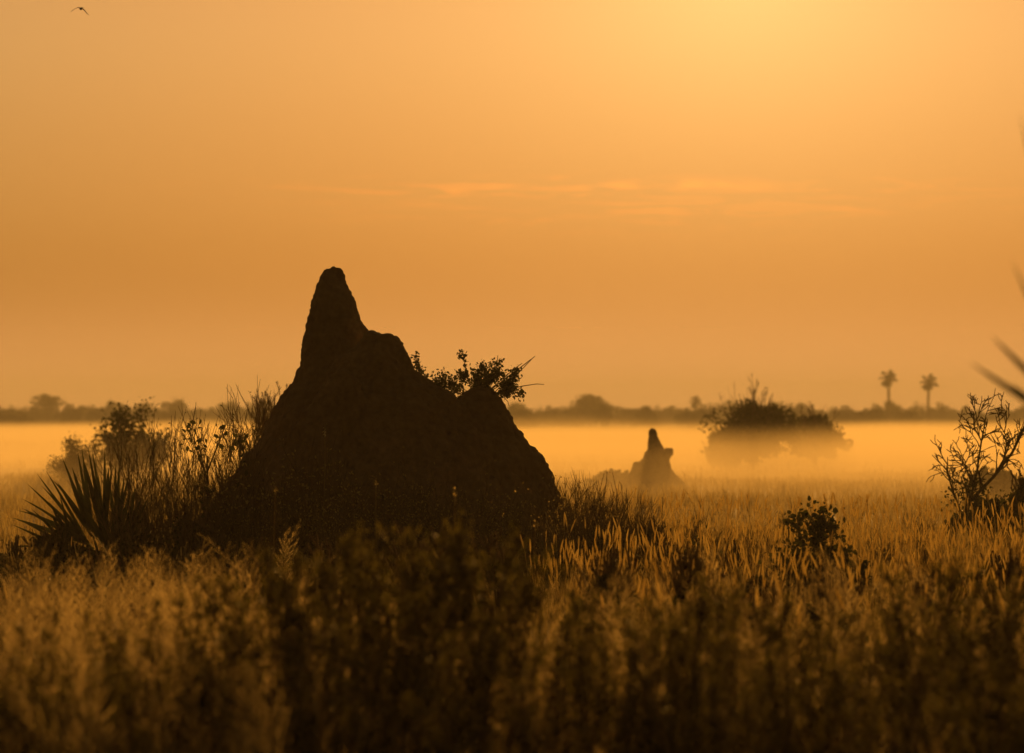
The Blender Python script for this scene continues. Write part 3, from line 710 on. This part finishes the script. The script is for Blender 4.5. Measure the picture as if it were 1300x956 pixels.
# seed-head grass: a bent stem carrying one fat spike
def spike_template():
    mb = MB(); tube(mb, [(0, 0, 0), (.01, 0, .35), (.03, 0, .7), (.05, 0, .82)], .0028, .002, 3, .2)
    tube(mb, [(.05, 0, .80), (.057, 0, .84), (.068, 0, .90), (.082, 0, .96), (.092, 0, 1.0)], [.004, .011, .0125, .009, .001], None, 5, .9)
    for k in range(3):
        a = k*2.1; tube(mb, [(0, 0, .05), (.06*math.cos(a), .06*math.sin(a), .25+.08*k), (.17*math.cos(a), .17*math.sin(a), .40+.08*k)], [.004, .004, .0006], None, 3, .3)
    return mb
def tmpl(mb): return np.concatenate(mb.v), mb.f, np.concatenate(mb.a)
tri_fix = lambda mb: (np.concatenate(mb.v), mb.f, np.concatenate(mb.a))
tv, tf, ta = tri_fix(spike_template()); g = MB()
for n, d0, d1, u0, u1, s0, s1 in ((1300, 40, 60, .05, 1, .5, .82), (1300, 34, 48, .02, 1, .45, .72), (160, 30, 60, -1, .0, .4, .6), (160, 24, 40, .1, 1, .6, .85)):
    x, y = field(n, d0, d1, 1.7, u0, u1); m = len(x)
    spread(g, tv, tf, ta, np.stack([x, y, terrain(x, y)], 1), rng.uniform(0, 6.28, m), rng.uniform(s0, s1, m), rng.uniform(.0, .35, m), rng.uniform(0, 6.28, m), rng.uniform(0, 1, m))
tag(g.build('seed_head_grass', M_seed), 'tall grass with fat backlit seed heads', 'grass', kind='stuff')

# feathery plume grass
def plume_template():
    mb = MB(); tube(mb, [(0, 0, 0), (.01, 0, .4), (.03, 0, .75), (.06, 0, 1.0)], .003, .0015, 3, .2)
    n = 52; t = np.sort(rng.uniform(.36, .99, n)); base = np.stack([.02+.04*(t-.4)/.6, 0*t, t], 1)
    a = np.arange(n)*2.4; ln = .075*np.sin((t-.38)/.62*np.pi*.95).clip(.2)+.01
    ln = ln*rng.uniform(.15, 1.2, n); tip = base+np.stack([np.cos(a)*ln, np.sin(a)*ln, ln*rng.uniform(.9, 2.6, n)], 1); w = .0011
    v = np.stack([base+[0, 0, w], base-[0, 0, w], tip-[0, 0, .004+w], tip+[0, 0, w*.4]], 1); o = np.arange(n)[:, None]*4
    mb.add(v.reshape(-1, 3), [np.concatenate([o, o+1, o+2, o+3], 1)], np.full(n*4, .8)); return mb
tv, tf, ta = tri_fix(plume_template()); g = MB()
clumps = [(-30, 23, 90), (40, 25, 110), (90, 22, 70), (140, 27, 90), (180, 24, 110), (230, 22, 90), (262, 26, 80), (310, 21, 70), (20, 19, 60), (120, 18, 60), (215, 18, 70), (330, 17.5, 60), (60, 29, 60), (200, 31, 50),
          (415, 20, 50), (445, 18, 50), (540, 19, 50), (635, 21, 60), (660, 18, 40), (710, 24, 40), (790, 26, 80), (815, 23, 70), (850, 21, 80), (880, 19, 70), (900, 26, 50), (985, 24, 70), (1030, 21, 80), (1060, 25, 60), (1120, 22, 70), (1150, 19, 50), (1210, 25, 60), (1225, 20, 60), (1290, 24, 60), (1320, 20, 60), (1000, 18, 60), (760, 18, 60), (-80, 26, 60), (1400, 24, 60), (370, 24, 50), (490, 23, 40), (580, 24, 40), (420, 26, 40), (550, 17, 50), (330, 16, 70)]
X_, Y_ = [], []
for px, d, n in clumps:
    c = (px-HX)/F*d; n = int(n*(.62 if px < 360 else .26)); X_.append(rng.normal(c, .42, n)); Y_.append(rng.normal(d+1, 1.6, n))
x, y = np.concatenate(X_), np.concatenate(Y_); m = len(x); s0, s1 = .42, .95
spread(g, tv, tf, ta, np.stack([x, y, terrain(x, y)], 1), rng.uniform(0, 6.28, m), rng.uniform(s0, s1, m), rng.uniform(.1, .75, m), rng.uniform(0, 6.28, m), rng.uniform(0, 1, m))
tag(g.build('plume_grass', M_plume), 'feathery plumed grass in the foreground', 'grass', kind='stuff')

# ---------------------------------------------------------------- foreground herbs, each its own plant
def herb():
    root = empty('bushy_herb', (0, 0, 0)); b = MB(); f = MB(); P = []
    for s_ in range(random.randint(5, 8)):
        a = random.uniform(0, 6.28); q = random.uniform(.05, .30); H = random.uniform(.65, 1.0)
        pts = [Vector((0, 0, -.03))+Vector((math.cos(a)*q*t**1.3, math.sin(a)*q*t**1.3, H*t)) for t in (0, .25, .5, .75, 1)]
        tube(b, pts, .006, .003, 4)
        for k in range(22):
            t = random.uniform(.22, 1); i = min(int(t*4), 3); c = pts[i].lerp(pts[i+1], t*4-i); an = random.uniform(0, 6.28); l = random.uniform(.06, .15)*(1.25-t)
            e = c+Vector((math.cos(an)*l, math.sin(an)*l, l*1.1)); tube(b, [c, e], .0025, .0015, 3)
            for m in range(6): P.append(tuple(c.lerp(e, random.uniform(.2, 1.05))))
        for m in range(22): P.append(tuple(pts[3].lerp(pts[4], random.uniform(.2, 1.05))))
    P = np.array(P)+rng.normal(0, .010, (len(P), 3)); leaves(f, P, .030*rng.uniform(.6, 1.2, len(P)), aspect=.3, droop=-.5)
    b.build('stems', M_twig, root); f.build('foliage', M_green, root); return root
hp = protos_of(6, herb)
hs = []
hand = [(345, 720, 17), (385, 690, 16.5), (420, 665, 18), (455, 705, 16), (482, 684, 17), (522, 672, 18), (550, 658, 17), (585, 700, 16), (640, 712, 17), (700, 752, 17), (300, 770, 18), (790, 765, 17), (860, 745, 16), (905, 745, 17), (930, 725, 18), (1010, 795, 15), (1085, 800, 17), (1140, 780, 17), (1187, 705, 18), (1240, 745, 16.5), (1262, 735, 17), (1300, 715, 17), (105, 800, 16), (30, 850, 16), (235, 835, 16), (-20, 830, 17),
        (365, 700, 17), (400, 720, 16), (470, 720, 17), (500, 700, 17), (565, 690, 17), (612, 705, 17), (665, 725, 17), (740, 770, 16), (830, 770, 17), (1040, 770, 18), (1225, 790, 16), (160, 800, 18), (60, 800, 19), (440, 760, 15), (510, 750, 15), (390, 790, 15), (600, 790, 14.5), (690, 830, 14.5), (900, 810, 14.5), (1195, 830, 14.5), (1280, 800, 14.5), (790, 850, 15), (340, 850, 14.5), (1080, 880, 14), (980, 880, 14), (80, 910, 14), (470, 860, 13.5), (570, 870, 13.5), (1240, 880, 13.5), (200, 920, 13.5), (860, 900, 13.5)]
def region(px): return 'left' if px < 290 else 'middle, in front of the mound' if px < 700 else 'right'
hand += [(70, 770, 17), (150, 760, 18), (215, 775, 17), (265, 745, 18), (20, 790, 18), (120, 850, 15), (270, 800, 16), (190, 870, 15), (-10, 870, 15), (45, 840, 16)]
hand += [(745, 745, 18), (775, 800, 16), (815, 765, 18), (838, 800, 16), (875, 770, 18), (890, 850, 15), (935, 765, 18), (955, 840, 15), (985, 760, 18), (1025, 840, 15), (1045, 775, 18), (1065, 830, 15), (1100, 760, 18), (1125, 820, 16), (1160, 760, 18), (1170, 860, 15), (1205, 790, 17), (1225, 850, 15), (1255, 790, 17), (1285, 850, 15), (1305, 780, 17),
         (735, 820, 16), (680, 780, 17), (850, 770, 18), (1000, 820, 16), (5, 830, 17), (85, 830, 17), (140, 820, 17), (250, 800, 17), (170, 850, 15), (290, 830, 16), (60, 870, 15)]
hand = [(a, b, c*1.12) for a, b, c in hand]
place_copies(hp, hand, 'blurred bushy herbs in the foreground', 'blurred olive bushy herb in the foreground grass', 'herb')

# dry stalks whose heads catch the sun in front of the mound
def stalk():
    root = empty('dry_stalk', (0, 0, 0)); b = MB(); f = MB()
    pts = [Vector((.04*math.sin(t*2), .03*t, t)) for t in (0, .25, .5, .75, 1)]; tube(b, pts, .003, .0018, 4)
    P = [tuple(pts[3].lerp(pts[4], random.uniform(.72, 1.02))) for _ in range(8)]
    tube(f, [pts[3].lerp(pts[4], .7), pts[3].lerp(pts[4], .85), pts[4]], .003, .001, 4)
    leaves(f, np.array(P)+rng.normal(0, .005, (len(P), 3)), .013, aspect=.6)
    b.build('stem', M_straw, root); f.build('seed_head', M_seed, root); return root
sp_ = protos_of(3, stalk)
place_copies(tw2, [(330, 585, 45.5), (362, 560, 46), (398, 545, 46), (372, 600, 44), (430, 590, 45), (470, 600, 45), (505, 585, 45.5), (545, 590, 45), (580, 605, 45), (615, 600, 45.5), (645, 625, 45), (680, 640, 45), (410, 620, 43), (525, 620, 43), (600, 635, 43), (450, 640, 42), (345, 640, 43), (565, 650, 42)],
             'dry weeds in front of the mound', 'fine dry branching weed in front of the big dark mound', 'weed')
place_copies(sp_, [(585, 618, 30), (403, 538, 44), (485, 606, 38), (680, 660, 32), (345, 612, 33)], 'dry stalks in front of the mound', 'thin dry stalk with a sunlit seed head in front of the dark mound', 'stalk')

for o in bpy.data.objects:
    if '_h' in o: del o['_h']
